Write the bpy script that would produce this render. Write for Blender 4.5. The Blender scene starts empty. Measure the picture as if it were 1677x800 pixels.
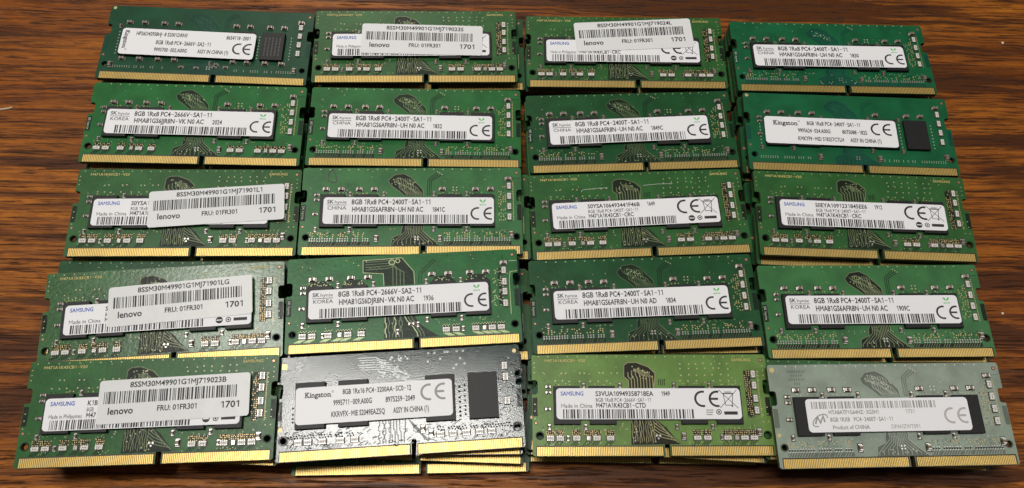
import bpy, bmesh, math, random
from mathutils import Matrix, Vector
SC = bpy.context.scene
COL = SC.collection
S = 0.1                      # one Blender unit is a centimetre, the tables below are in millimetres
SC.unit_settings.system = 'METRIC'
SC.unit_settings.scale_length = 0.01
R = math.radians

# ------------------------------------------------------------------ camera
F_PX, CX, CY, CAM_H, PITCH, ROLL = 1079.67, 837.86, 556.07, 187.61, R(17.2817), R(5.0733)
fw = Vector((0, math.sin(PITCH), -math.cos(PITCH)))
up = Vector((0, math.cos(PITCH), math.sin(PITCH)))
rt = Vector((1, 0, 0))
r2 = rt*math.cos(ROLL) + up*math.sin(ROLL)
u2 = -rt*math.sin(ROLL) + up*math.cos(ROLL)
cd = bpy.data.cameras.new('camera')
cam = bpy.data.objects.new('camera', cd)
COL.objects.link(cam)
m = Matrix((r2, u2, -fw)).transposed().to_4x4()
m.translation = Vector((0, 0, CAM_H*S))
cam.matrix_world = m
cd.sensor_fit = 'HORIZONTAL'
cd.sensor_width = 36
cd.lens = 36*F_PX/1677
cd.shift_x = -(CX-838.5)/1677
cd.shift_y = (CY-400)/1677
cd.clip_start = 0.1
cd.clip_end = 2000
cd.dof.use_dof = True
cd.dof.focus_distance = 18.9
cd.dof.aperture_fstop = 9.0
SC.camera = cam

# ------------------------------------------------------------------ light
WORLD = 0.17
w = bpy.data.worlds.new('World')
SC.world = w
w.use_nodes = True
bg = w.node_tree.nodes['Background']
wn_, wl_ = w.node_tree.nodes, w.node_tree.links      # a room: pale ceiling overhead, dim brownish walls
wtc = wn_.new('ShaderNodeTexCoord'); wsep = wn_.new('ShaderNodeSeparateXYZ'); wr = wn_.new('ShaderNodeValToRGB')
wl_.new(wtc.outputs['Generated'], wsep.inputs[0]); wl_.new(wsep.outputs['Z'], wr.inputs[0]); wl_.new(wr.outputs[0], bg.inputs[0])
wr.color_ramp.elements[0].position = 0.45; wr.color_ramp.elements[0].color = (0.08, 0.066, 0.05, 1)
wr.color_ramp.elements[1].position = 0.95; wr.color_ramp.elements[1].color = (0.60, 0.58, 0.55, 1)
bg.inputs[1].default_value = WORLD

def lamp(name, loc, size, power, col, aim=(0, 8, 0), size_y=None, shape='ELLIPSE'):
    l = bpy.data.lights.new(name, 'AREA')
    l.shape = shape if size_y else 'DISK'
    l.size = size
    if size_y: l.size_y = size_y
    l.energy = power
    l.color = col
    o = bpy.data.objects.new(name, l)
    COL.objects.link(o)
    o.location = loc
    o.rotation_euler = (Vector(aim)-Vector(loc)).to_track_quat('-Z', 'Y').to_euler()
    return o
lamp('ceiling_or_fill_lamp', (-25, 17, 120), 54, 88000, (1.0, 0.965, 0.92), (-25, 17.01, 0), 20, 'RECTANGLE')   # the key: a long fitting almost overhead, a little behind the stacks
lamp('ceiling_or_fill_lamp', (-58, 42, 120), 18, 26000, (1.0, 0.96, 0.90))
lamp('ceiling_or_fill_lamp', (86, 30, 120), 56, 20000, (1.0, 0.96, 0.91), (86, 30.01, 0), 28)
lamp('ceiling_or_fill_lamp', (-60, 200, 130), 60, 120000, (1.0, 0.92, 0.80))  # added fill light behind the stacks, lifting the back rows
SC.view_settings.view_transform = 'Standard'
SC.view_settings.look = 'None'
SC.view_settings.exposure = 0.12
SC.view_settings.gamma = 1.0

# ------------------------------------------------------------------ materials
def nt(name):
    mt = bpy.data.materials.new(name)
    mt.use_nodes = True
    n = mt.node_tree.nodes
    return mt, n, mt.node_tree.links, n['Principled BSDF']

def plain(name, col, rough=0.5, metal=0.0, spec=0.5, var=0.0, vscale=3.0):
    mt, n, l, b = nt(name)
    b.inputs['Base Color'].default_value = (*col, 1)
    b.inputs['Roughness'].default_value = rough
    b.inputs['Metallic'].default_value = metal
    b.inputs['Specular IOR Level'].default_value = spec
    if var:
        tc = n.new('ShaderNodeTexCoord')
        no = n.new('ShaderNodeTexNoise')
        no.inputs['Scale'].default_value = vscale
        no.inputs['Detail'].default_value = 4
        l.new(tc.outputs['Object'], no.inputs['Vector'])
        mr = n.new('ShaderNodeMapRange')
        mr.inputs['From Min'].default_value = 0.3
        mr.inputs['From Max'].default_value = 0.7
        mr.inputs['To Min'].default_value = 1-var
        mr.inputs['To Max'].default_value = 1+var
        l.new(no.outputs['Fac'], mr.inputs['Value'])
        mx = n.new('ShaderNodeVectorMath')
        mx.operation = 'SCALE'
        mx.inputs[0].default_value = col
        l.new(mr.outputs[0], mx.inputs['Scale'])
        l.new(mx.outputs[0], b.inputs['Base Color'])
    return mt

def mask_mat(name, col, rough=0.32, spec=0.5, bump=0.02, bscale=9.0, coat=0.0):
    """solder mask over copper: even colour with faint copper pours, gloss and relief"""
    mt, n, l, b = nt(name)
    tc = n.new('ShaderNodeTexCoord')
    no = n.new('ShaderNodeTexNoise')
    no.inputs['Scale'].default_value = 1.3
    no.inputs['Detail'].default_value = 5
    l.new(tc.outputs['Object'], no.inputs['Vector'])
    mr = n.new('ShaderNodeMapRange')
    mr.inputs['From Min'].default_value = 0.35
    mr.inputs['From Max'].default_value = 0.65
    mr.inputs['To Min'].default_value = 0.82
    mr.inputs['To Max'].default_value = 1.16
    l.new(no.outputs['Fac'], mr.inputs['Value'])
    sc = n.new('ShaderNodeVectorMath')
    sc.operation = 'SCALE'
    sc.inputs[0].default_value = col
    l.new(mr.outputs[0], sc.inputs['Scale'])
    l.new(sc.outputs[0], b.inputs['Base Color'])
    b.inputs['Specular IOR Level'].default_value = spec
    b.inputs['Coat Weight'].default_value = coat
    b.inputs['Coat Roughness'].default_value = 0.07
    n2 = n.new('ShaderNodeTexNoise')
    n2.inputs['Scale'].default_value = bscale
    n2.inputs['Detail'].default_value = 3
    l.new(tc.outputs['Object'], n2.inputs['Vector'])
    mr2 = n.new('ShaderNodeMapRange')
    mr2.inputs['To Min'].default_value = rough-0.08
    mr2.inputs['To Max'].default_value = rough+0.10
    l.new(n2.outputs['Fac'], mr2.inputs['Value'])
    l.new(mr2.outputs[0], b.inputs['Roughness'])
    bp = n.new('ShaderNodeBump')
    bp.inputs['Strength'].default_value = 0.35
    bp.inputs['Distance'].default_value = bump
    l.new(n2.outputs['Fac'], bp.inputs['Height'])
    l.new(bp.outputs[0], b.inputs['Normal'])
    return mt

def wood_mat():
    mt, n, l, b = nt('oak_table')
    tc = n.new('ShaderNodeTexCoord')
    rot = n.new('ShaderNodeMapping')
    rot.inputs['Rotation'].default_value = (0, 0, R(-4.5))
    l.new(tc.outputs['Object'], rot.inputs['Vector'])
    # slow waviness of the grain
    wn = n.new('ShaderNodeTexNoise')
    wn.inputs['Scale'].default_value = 0.16
    wn.inputs['Detail'].default_value = 2
    l.new(rot.outputs[0], wn.inputs['Vector'])
    wsub = n.new('ShaderNodeVectorMath'); wsub.operation = 'SUBTRACT'
    wsub.inputs[1].default_value = (0.5, 0.5, 0.5)
    l.new(wn.outputs['Color'], wsub.inputs[0])
    wmul = n.new('ShaderNodeVectorMath'); wmul.operation = 'MULTIPLY'
    wmul.inputs[1].default_value = (0.0, 0.4, 0.0)
    l.new(wsub.outputs[0], wmul.inputs[0])
    wadd = n.new('ShaderNodeVectorMath'); wadd.operation = 'ADD'
    l.new(rot.outputs[0], wadd.inputs[0]); l.new(wmul.outputs[0], wadd.inputs[1])
    def stretched(sx, sy, detail, rough=0.6, off=0.0, dist=0.0):
        mp = n.new('ShaderNodeMapping')
        mp.inputs['Scale'].default_value = (sx, sy, 1)
        mp.inputs['Location'].default_value = (off, off*1.7, 0)
        l.new(wadd.outputs[0], mp.inputs['Vector'])
        no = n.new('ShaderNodeTexNoise')
        no.inputs['Scale'].default_value = 1
        no.inputs['Detail'].default_value = detail
        no.inputs['Roughness'].default_value = rough
        no.inputs['Distortion'].default_value = dist
        l.new(mp.outputs[0], no.inputs['Vector'])
        return no.outputs['Fac']
    def rng(v, a, bb, c=0.0, d=1.0):
        mr = n.new('ShaderNodeMapRange')
        mr.inputs['From Min'].default_value = a; mr.inputs['From Max'].default_value = bb
        mr.inputs['To Min'].default_value = c; mr.inputs['To Max'].default_value = d; mr.interpolation_type = 'SMOOTHSTEP'
        l.new(v, mr.inputs['Value'])
        return mr.outputs[0]
    def mix(f, a, bcol, mode='MIX'):
        mx = n.new('ShaderNodeMix'); mx.data_type = 'RGBA'; mx.blend_type = mode
        if isinstance(f, float): mx.inputs[0].default_value = f
        else: l.new(f, mx.inputs[0])
        for i, v in ((6, a), (7, bcol)):
            if isinstance(v, tuple): mx.inputs[i].default_value = (*v, 1)
            else: l.new(v, mx.inputs[i])
        return mx.outputs[2]
    broad = stretched(0.020, 0.30, 3)
    band = stretched(0.050, 0.85, 7, 0.70, 3.1, 0.0)
    band2 = stretched(0.13, 2.2, 6, 0.70, 11.3, 0.05)
    fine = stretched(0.16, 6.0, 6, 0.72, 7.7)
    pore = stretched(0.6, 14.0, 4, 0.7, 1.9)
    mott = stretched(1.6, 5.0, 4, 0.7, 5.3)
    c = mix(rng(broad, 0.42, 0.58), WOOD[0], WOOD[1])
    c = mix(rng(mott, 0.40, 0.65, 0, 0.55), c, WOOD[5])
    c = mix(rng(fine, 0.40, 0.56, 0, 0.60), c, WOOD[5])
    c = mix(rng(band, 0.515, 0.575, 0, 0.86), c, WOOD[2])
    c = mix(rng(band2, 0.54, 0.63, 0, 0.65), c, WOOD[3])
    c = mix(rng(fine, 0.54, 0.60, 0, 0.75), c, WOOD[3])
    c = mix(rng(pore, 0.535, 0.60, 0, 0.78), c, WOOD[4])
    # stains
    st = n.new('ShaderNodeTexNoise'); st.inputs['Scale'].default_value = 0.35; st.inputs['Detail'].default_value = 6
    l.new(tc.outputs['Object'], st.inputs['Vector'])
    c = mix(rng(st.outputs['Fac'], 0.60, 0.72, 0, 0.4), c, WOOD[3])
    l.new(c, b.inputs['Base Color'])
    l.new(rng(fine, 0.3, 0.7, 0.30, 0.52), b.inputs['Roughness'])
    b.inputs['Specular IOR Level'].default_value = 0.16
    hs = n.new('ShaderNodeMath'); hs.operation = 'ADD'
    l.new(rng(pore, 0.52, 0.66, 0, -1.0), hs.inputs[0]); l.new(rng(fine, 0.4, 0.7, 0, -0.5), hs.inputs[1])
    bp = n.new('ShaderNodeBump')
    bp.inputs['Strength'].default_value = 0.5
    bp.inputs['Distance'].default_value = 0.02
    l.new(hs.outputs[0], bp.inputs['Height'])
    l.new(bp.outputs[0], b.inputs['Normal'])
    return mt
WOOD = [(0.270, 0.080, 0.010), (0.400, 0.135, 0.016), (0.050, 0.017, 0.007), (0.062, 0.019, 0.006), (0.016, 0.006, 0.003), (0.150, 0.042, 0.008)]

def paper_mat(name, col, rough=0.38, see=0.0, bubbles=0.0):
    mt, n, l, b = nt(name)
    b.inputs['Base Color'].default_value = (*col, 1)
    b.inputs['Roughness'].default_value = rough
    b.inputs['Specular IOR Level'].default_value = 0.22
    tc = n.new('ShaderNodeTexCoord')
    no = n.new('ShaderNodeTexNoise'); no.inputs['Scale'].default_value = 1.6; no.inputs['Detail'].default_value = 3
    l.new(tc.outputs['Object'], no.inputs['Vector'])
    bp = n.new('ShaderNodeBump'); bp.inputs['Strength'].default_value = 0.15 + bubbles; bp.inputs['Distance'].default_value = 0.03
    l.new(no.outputs['Fac'], bp.inputs['Height']); l.new(bp.outputs[0], b.inputs['Normal'])
    if see:
        b.inputs['Alpha'].default_value = 1-see
    return mt

M = {}
M['white_sticker'] = paper_mat('white_sticker', (0.755, 0.76, 0.785))
M['overlay_sticker'] = paper_mat('overlay_sticker', (0.74, 0.75, 0.765), 0.35, see=0.10)
M['rumpled_sticker'] = paper_mat('rumpled_sticker', (0.74, 0.75, 0.75), 0.28, see=0.14, bubbles=0.45)
M['black_ink'] = plain('black_ink', (0.018, 0.018, 0.02), 0.6)
M['grey_ink'] = plain('grey_ink', (0.28, 0.27, 0.27), 0.6)
M['hazed_ink'] = plain('hazed_ink', (0.42, 0.40, 0.40), 0.6)  # ink lightened, the sheen over the print painted in
M['blue_ink'] = plain('blue_ink', (0.03, 0.09, 0.42), 0.6)
M['green_ink'] = plain('green_ink', (0.10, 0.45, 0.10), 0.6)
M['gold_print'] = plain('gold_print', (0.45, 0.38, 0.12), 0.5)
M['white_print'] = plain('white_print', (0.45, 0.48, 0.42), 0.5)
M['chip_black'] = plain('chip_black', (0.013, 0.013, 0.014), 0.5, spec=0.3, var=0.25, vscale=40)
M['chip_mark'] = plain('chip_mark', (0.050, 0.050, 0.050), 0.5)
M['gold'] = plain('gold_contact', (0.72, 0.50, 0.15), 0.37, metal=0.6, var=0.12, vscale=1.2)
M['via_gold'] = plain('via_gold', (0.55, 0.42, 0.20), 0.4, metal=0.3)
M['tin'] = plain('tin_solder', (0.55, 0.53, 0.50), 0.32, metal=0.8)
M['ceramic_brown'] = plain('ceramic_brown', (0.16, 0.115, 0.075), 0.4)
M['pack_grey'] = plain('pack_grey', (0.62, 0.60, 0.56), 0.45)
M['pack_black'] = plain('pack_black', (0.03, 0.03, 0.03), 0.4)
M['copper'] = plain('copper_dot', (0.50, 0.24, 0.14), 0.35, metal=0.5)
M['laminate'] = plain('laminate_edge', (0.045, 0.050, 0.020), 0.6, var=0.3, vscale=8)
M['pad_gap_and_halo'] = plain('pad_gap_and_halo', (0.030, 0.026, 0.010), 0.5)  # also the painted shadow halos around capacitors and packs
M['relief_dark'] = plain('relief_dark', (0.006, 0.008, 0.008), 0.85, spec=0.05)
M['fibre'] = plain('fibre_tan', (0.42, 0.36, 0.26), 0.8)
M['crumb'] = plain('crumb_white', (0.7, 0.68, 0.62), 0.8)
M['hole'] = plain('hole_dark', (0.01, 0.012, 0.01), 0.7)
M['pen'] = plain('pen_ink', (0.02, 0.03, 0.03), 0.4)

#        mask colour            routing ground           trace colour            via colour           roughness
PCB = {
 'dark': ((0.006,0.064,0.027), (0.005,0.046,0.028), (0.008,0.066,0.036), (0.34,0.37,0.28), 0.40),
 'mid': ((0.030,0.118,0.031), (0.008,0.017,0.008), (0.125,0.160,0.080), (0.36,0.36,0.20), 0.34),
 'sheen':  ((0.034,0.120,0.032), (0.010,0.015,0.008), (0.140,0.170,0.085), (0.36,0.36,0.20), 0.24),
 'vivid': ((0.019,0.140,0.034), (0.006,0.018,0.008), (0.100,0.160,0.075), (0.34,0.40,0.20), 0.34),
 'deep': ((0.013,0.078,0.025), (0.006,0.018,0.008), (0.075,0.115,0.055), (0.32,0.36,0.20), 0.34),
 'flat':   ((0.008,0.112,0.042), (0.005,0.058,0.036), (0.009,0.088,0.048), (0.38,0.44,0.30), 0.40),
 'pale':   ((0.046,0.170,0.056), (0.009,0.014,0.008), (0.160,0.195,0.105), (0.36,0.40,0.22), 0.34),
 'lime': ((0.140,0.255,0.062), (0.013,0.014,0.007), (0.250,0.240,0.120), (0.44,0.45,0.25), 0.34),
 'black': ((0.008,0.030,0.024), (0.004,0.010,0.009), (0.020,0.045,0.038), (0.42,0.45,0.43), 0.13),
 'grey': ((0.225,0.290,0.225), (0.120,0.140,0.115), (0.290,0.330,0.275), (0.50,0.50,0.43), 0.34),  # sheen painted in: a green mask greyed and lightened
 'blue':   ((0.008,0.020,0.060), (0.006,0.012,0.03), (0.01,0.02,0.06), (0.3,0.3,0.3), 0.36),
}
PM = {}
for k, (a, g, t, v, ro) in PCB.items():
    bm_ = 0.007 if k == 'black' else 0.012
    PM[k] = (mask_mat('solder_mask_'+k, tuple(c*0.85 for c in a), ro, spec={'black': 0.55, 'grey': 0.6, 'sheen': 0.6}.get(k, 0.25), bump=bm_, bscale=26 if k == 'black' else 9),
             mask_mat('routing_ground_'+k, g, ro+0.05, spec=0.2), mask_mat('trace_'+k, t, ro, spec=0.3), plain('via_'+k, v, 0.4, metal=0.2))

# ------------------------------------------------------------------ mesh builder (millimetres in, centimetres out)
class MB:
    def __init__(self): self.v = []; self.f = []; self.mi = []; self.mats = []; self.k = 0
    def lift(self, z):           # no two flat marks ever share a plane
        self.k += 1
        return z+(self.k % 61)*0.0003
    def slot(self, mat):
        if mat not in self.mats: self.mats.append(mat)
        return self.mats.index(mat)
    def poly(self, pts, z, mat):
        a = 0
        for i in range(len(pts)):
            x1, y1 = pts[i][:2]; x2, y2 = pts[(i+1) % len(pts)][:2]; a += x1*y2-x2*y1
        if a < 0: pts = pts[::-1]
        b = len(self.v); z = self.lift(z)
        self.v += [(p[0], p[1], z) for p in pts]
        self.f.append(list(range(b, b+len(pts)))); self.mi.append(self.slot(mat))
    def rect(self, x0, y0, x1, y1, z, mat): self.poly([(x0, y0), (x1, y0), (x1, y1), (x0, y1)], z, mat)
    def disc(self, x, y, r, z, mat, n=7):
        self.poly([(x+r*math.cos(6.2832*i/n), y+r*math.sin(6.2832*i/n)) for i in range(n)], z, mat)
    def ring(self, x, y, r0, r1, z, mat, a0=0, a1=360, n=20):
        b = len(self.v); s = self.slot(mat); z = self.lift(z)
        for i in range(n+1):
            a = R(a0+(a1-a0)*i/n)
            self.v += [(x+r0*math.cos(a), y+r0*math.sin(a), z), (x+r1*math.cos(a), y+r1*math.sin(a), z)]
        for i in range(n):
            self.f.append([b+2*i, b+2*i+1, b+2*i+3, b+2*i+2]); self.mi.append(s)
    def ribbon(self, pts, wd, z, mat):
        b = len(self.v); s = self.slot(mat); n = len(pts); z = self.lift(z)
        for i in range(n):
            p = Vector(pts[i][:2])
            d1 = (p-Vector(pts[i-1][:2])).normalized() if i else None
            d2 = (Vector(pts[i+1][:2])-p).normalized() if i < n-1 else None
            d = ((d1+d2) if d1 and d2 else (d1 or d2))
            if d.length < 1e-4: d = d2
            d.normalize()
            nn = Vector((-d.y, d.x)); k = 1.0
            if d1 and d2: k = 1/max(0.5, abs(nn.dot(Vector((-d2.y, d2.x)))))
            for sg in (-1, 1):
                q = p+nn*sg*wd/2*k
                self.v.append((q.x, q.y, z))
        for i in range(n-1):
            self.f.append([b+2*i, b+2*i+2, b+2*i+3, b+2*i+1]); self.mi.append(s)
    def box(self, x0, y0, z0, x1, y1, z1, mat, ch=0.0, bottom=True):
        b = len(self.v); s = self.slot(mat)
        if ch:
            self.v += [(x0, y0, z0), (x1, y0, z0), (x1, y1, z0), (x0, y1, z0),
                       (x0, y0, z1-ch), (x1, y0, z1-ch), (x1, y1, z1-ch), (x0, y1, z1-ch),
                       (x0+ch, y0+ch, z1), (x1-ch, y0+ch, z1), (x1-ch, y1-ch, z1), (x0+ch, y1-ch, z1)]
            q = [[8, 9, 10, 11]]
            for k in (0, 4):
                for i in range(4): q.append([k+i, k+(i+1) % 4, k+4+(i+1) % 4, k+4+i])
        else:
            self.v += [(x0, y0, z0), (x1, y0, z0), (x1, y1, z0), (x0, y1, z0), (x0, y0, z1), (x1, y0, z1), (x1, y1, z1), (x0, y1, z1)]
            q = [[4, 5, 6, 7]]
            for i in range(4): q.append([i, (i+1) % 4, 4+(i+1) % 4, 4+i])
        if bottom: q.append([3, 2, 1, 0])
        for f in q: self.f.append([b+i for i in f]); self.mi.append(s)
    def mesh(self, name, off=(0, 0, 0)):
        me = bpy.data.meshes.new(name)
        me.from_pydata([((x+off[0])*S, (y+off[1])*S, (z+off[2])*S) for x, y, z in self.v], [], self.f)
        for mt in self.mats: me.materials.append(mt)
        me.polygons.foreach_set('material_index', self.mi)
        me.update()
        return me

def link(name, me, parent=None, loc=(0, 0, 0), rz=0.0):
    o = bpy.data.objects.new(name, me)
    COL.objects.link(o)
    o.location = [c*S for c in loc]
    o.rotation_euler = (0, 0, rz)
    if parent: o.parent = parent
    return o

# ------------------------------------------------------------------ lettering: every glyph of the built-in font is turned into flat faces once
GL = {}
def glyph(ch, bold):
    key = (ch, bold)
    if key in GL: return GL[key]
    def conv(t):
        c = bpy.data.curves.new('t', 'FONT'); c.body = t; c.size = 1; c.resolution_u = 2
        c.offset = 0.022 if bold else 0.004
        o = bpy.data.objects.new('t', c); COL.objects.link(o)
        dg = bpy.context.evaluated_depsgraph_get(); dg.update()
        me = bpy.data.meshes.new_from_object(o.evaluated_get(dg))
        vs = [(v.co.x, v.co.y) for v in me.vertices]; fs = [list(p.vertices) for p in me.polygons]
        bpy.data.objects.remove(o); bpy.data.curves.remove(c); bpy.data.meshes.remove(me)
        return vs, fs
    if ('|', bold, 'w') not in GL:
        v, _ = conv('||'); GL[('|', bold, 'w')] = max(p[0] for p in v)
    v, _ = conv('|'+ch+'|'); adv = max(p[0] for p in v)-GL[('|', bold, 'w')]
    vs, fs = conv(ch) if ch != ' ' else ([], [])
    if ch == '1':                # a one with a flag, so that it does not read as a capital i
        t = 0.115 if bold else 0.075
        vs, fs, adv = [(0.25, 0), (0.25+t, 0), (0.25+t, 0.70), (0.25, 0.70), (0.25, 0.58), (0.07, 0.47), (0.07, 0.57), (0.25, 0.70)], [[0, 1, 2, 3], [4, 3, 6, 5]], 0.50
    if ch == '-': vs, fs, adv = [(0.12, 0.29), (0.52, 0.29), (0.52, 0.37), (0.12, 0.37)], [[0, 1, 2, 3]], 0.64
    if ch == 'M':
        t = 0.11 if bold else 0.07
        vs = [(0.06, 0), (0.06+t, 0), (0.06+t, 0.70), (0.06, 0.70), (0.70-t, 0), (0.70, 0), (0.70, 0.70), (0.70-t, 0.70),
              (0.06+t, 0.70), (0.06+t, 0.70-t*2), (0.38, 0.14), (0.38, 0.14+t*2), (0.70-t, 0.70), (0.70-t, 0.70-t*2)]
        fs, adv = [[0, 1, 2, 3], [4, 5, 6, 7], [9, 10, 11, 8], [10, 13, 12, 11]], 0.76
    GL[key] = (vs, fs, adv)
    return GL[key]

def text(mb, s, x, y, h, width, mat, z=0.0, bold=False, ang=0.0, serif=False):
    """baseline-left at x, y; cap height h; stretched to the given width"""
    cur = 0; items = []
    for ch in s:
        vs, fs, adv = glyph(ch, bold); items.append((cur, vs, fs)); cur += adv
    sx = width/max(cur, .01); sy = h/0.70
    ca, sa = math.cos(R(ang)), math.sin(R(ang)); sl = mb.slot(mat)
    for cx, vs, fs in items:
        b = len(mb.v)
        for vx, vy in vs:
            px, py = (vx+cx)*sx, vy*sy
            mb.v.append((x+px*ca-py*sa, y+px*sa+py*ca, z))
        for f in fs: mb.f.append([b+i for i in f]); mb.mi.append(sl)

def serif_logo(mb, x, y, h, width, mat, z=0, ang=0):
    """the upright word mark with slab serifs"""
    t = MB()
    text(t, 'Kingston', 0, 0, h, width, mat, 0, True)
    for fx, top in ((0.035, 1), (0.115, 1), (0.20, 0.0), (0.29, 0.0), (0.37, 0.0), (0.625, 0.0), (0.905, 0.0), (0.985, 0.0)):
        X = fx*width
        t.rect(X-0.32, -0.02, X+0.32, 0.13, 0.006, mat)
        if top: t.rect(X-0.32, h-0.13, X+0.32, h+0.02, 0.006, mat)
    t.ring(width+0.5, h*0.95, 0.22, 0.32, 0, mat, n=10)
    ca, sa = math.cos(R(ang)), math.sin(R(ang)); b = len(mb.v); sl = mb.slot(mat)
    mb.v += [(x+vx*ca-vy*sa, y+vx*sa+vy*ca, z+vz) for vx, vy, vz in t.v]
    for f in t.f: mb.f.append([b+i for i in f]); mb.mi.append(sl)

def barcode(mb, x0, x1, y0, y1, mat, seed, z=0):
    rng = random.Random(seed); x = x0
    while x < x1-0.4:
        wd = rng.choice((0.17, 0.17, 0.34, 0.34, 0.5)); gp = rng.choice((0.2, 0.2, 0.36, 0.5))
        mb.rect(x, y0, x+wd, y1, z, mat); x += wd+gp

def ce_mark(mb, x, y, r, mat, z=0, st=0.26, gap=2.15):
    mb.ring(x, y, r*(1-st), r, z, mat, 75, 285, 18)
    X = x+r*gap
    mb.ring(X, y, r*(1-st), r, z, mat, 75, 285, 18)
    mb.rect(X-r*(1-st)+0.02, y-r*st/2, X+r*0.12, y+r*st/2, z+0.004, mat)

def bin_mark(mb, x, y, w, h, mat, z=0):
    mb.ribbon([(x-w/2, y-h/2), (x+w/2, y+h/2)], 0.16, z, mat)
    mb.ribbon([(x-w/2, y+h/2), (x+w/2, y-h/2)], 0.16, z+0.004, mat)
    a, b = w*0.26, w*0.18
    mb.ribbon([(x-a, y+h*0.28), (x-b, y-h*0.34), (x+b, y-h*0.34), (x+a, y+h*0.28)], 0.18, z+0.008, mat)
    mb.ribbon([(x-a*1.2, y+h*0.30), (x+a*1.2, y+h*0.30)], 0.30, z+0.012, mat)
    mb.ribbon([(x-a*0.7, y+h*0.38), (x+a*0.7, y+h*0.38)], 0.22, z+0.012, mat)
    mb.disc(x+b, y-h*0.38, 0.28, z+0.016, mat)

def leaf_mark(mb, x, y, mat, z=0):
    mb.poly([(x, y-0.55), (x-0.9, y+0.1), (x-0.95, y+0.75), (x-0.25, y+0.35)], z, mat)
    mb.poly([(x, y-0.55), (x+0.9, y+0.1), (x+0.95, y+0.75), (x+0.25, y+0.35)], z, mat)
    text(mb, 'eco', x-1.05, y-1.35, 0.62, 2.1, mat, z, True)

def rounded(w, h, r, n=5):
    p = []
    for cx, cy, a0 in ((w/2-r, h/2-r, 0), (-w/2+r, h/2-r, 90), (-w/2+r, -h/2+r, 180), (w/2-r, -h/2+r, 270)):
        for i in range(n+1):
            a = R(a0+90*i/n); p.append((cx+r*math.cos(a), cy+r*math.sin(a)))
    return p

def sticker_mesh(name, w, h, r, th, mat):
    mb = MB(); p = rounded(w, h, r); n = len(p)
    mb.poly(p, th, mat); s = mb.slot(mat)
    mb.v += [(x, y, 0) for x, y in p]
    for i in range(n):
        j = (i+1) % n
        mb.f.append([n+i, n+j, j, i]); mb.mi.append(s)
    mb.f.append([n+i for i in range(n)][::-1]); mb.mi.append(s)
    return mb.mesh(name)

# ------------------------------------------------------------------ the bare board
W, H, TH = 69.6, 30.0, 1.2
OFF = (-W/2, -H/2, TH)          # table coordinates: origin at the lower left corner of the board's upper face
def arc(cx, cy, r, a0, a1, n=5): return [(cx+r*math.cos(R(a0+(a1-a0)*i/n)), cy+r*math.sin(R(a0+(a1-a0)*i/n))) for i in range(n+1)]
def outline():
    p = [(0.5, 0), (37.75, 0), (37.75, 3.6)] + arc(38.5, 3.6, 0.75, 180, 0, 6)[1:] + [(39.25, 0), (W-0.5, 0), (W, 0.5)]
    p += [(W, 17.9), (W-0.9, 17.9)] + arc(W-0.9, 18.7, 0.8, 270, 180, 3)[1:] + [(W-1.7, 21.4)] + arc(W-0.9, 21.4, 0.8, 180, 90, 3)[1:] + [(W, 22.2)]
    p += [(W, H-0.8)] + arc(W-0.8, H-0.8, 0.8, 0, 90, 3)[1:] + arc(0.8, H-0.8, 0.8, 90, 180, 3)
    p += [(0, 22.2), (0.9, 22.2)] + arc(0.9, 21.4, 0.8, 90, 0, 3)[1:] + [(1.7, 18.7)] + arc(0.9, 18.7, 0.8, 0, -90, 3)[1:] + [(0, 17.9), (0, 0.5)]
    return p
HOLES = [(2.1, 5.9, 0.95), (67.7, 5.9, 0.95)]
def board_shell(mb, mat, edge):
    bm = bmesh.new(); loops = []
    for pts in [outline()] + [[(x+r*math.cos(6.2832*i/14), y+r*math.sin(6.2832*i/14)) for i in range(14)] for x, y, r in HOLES]:
        vs = [bm.verts.new((x, y, 0)) for x, y in pts]
        loops.append(vs)
        for i in range(len(vs)): bm.edges.new((vs[i], vs[(i+1) % len(vs)]))
    bmesh.ops.triangle_fill(bm, use_beauty=True, use_dissolve=False, edges=bm.edges[:], normal=(0, 0, 1))
    bm.verts.index_update()
    n = len(bm.verts); b = len(mb.v)
    co = [(v.co.x, v.co.y) for v in bm.verts]
    mb.v += [(x, y, 0) for x, y in co] + [(x, y, -TH) for x, y in co]
    s, e = mb.slot(mat), mb.slot(edge)
    for f in bm.faces:
        ids = [v.index for v in f.verts]
        if f.normal.z < 0: ids = ids[::-1]
        mb.f.append([b+i for i in ids]); mb.mi.append(s)
        mb.f.append([b+n+i for i in ids[::-1]]); mb.mi.append(s)
    for k, vs in enumerate(loops):
        for i in range(len(vs)):
            a, c = vs[i].index, vs[(i+1) % len(vs)].index
            q = [b+n+a, b+n+c, b+c, b+a]
            if k: q = q[::-1]
            mb.f.append(q); mb.mi.append(e)
    bm.free()

Z1, Z2, Z3, Z4 = 0.02, 0.04, 0.06, 0.08
def jitter_line(x, y0, y1, rng, step=1.3, amp=0.45):
    p = [(x, y0)]; y = y0; sg = rng.choice((-1, 1))
    while y < y1-step*1.6:
        y += step*rng.uniform(0.7, 1.2); p.append((x, y)); y += 0.4
        x2 = x+sg*amp*0.9; p.append((x2, y)); x = x2; sg = -sg
    p.append((x, y1)); return p

def fan(mb, xs, mat, rng, y0=3.0, y1=4.35, skew=-0.8):
    for x in xs: mb.ribbon([(x+skew, y0), (x+skew, y0+0.25), (x, y1-0.3), (x, y1)], 0.17, Z2, mat)

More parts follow.
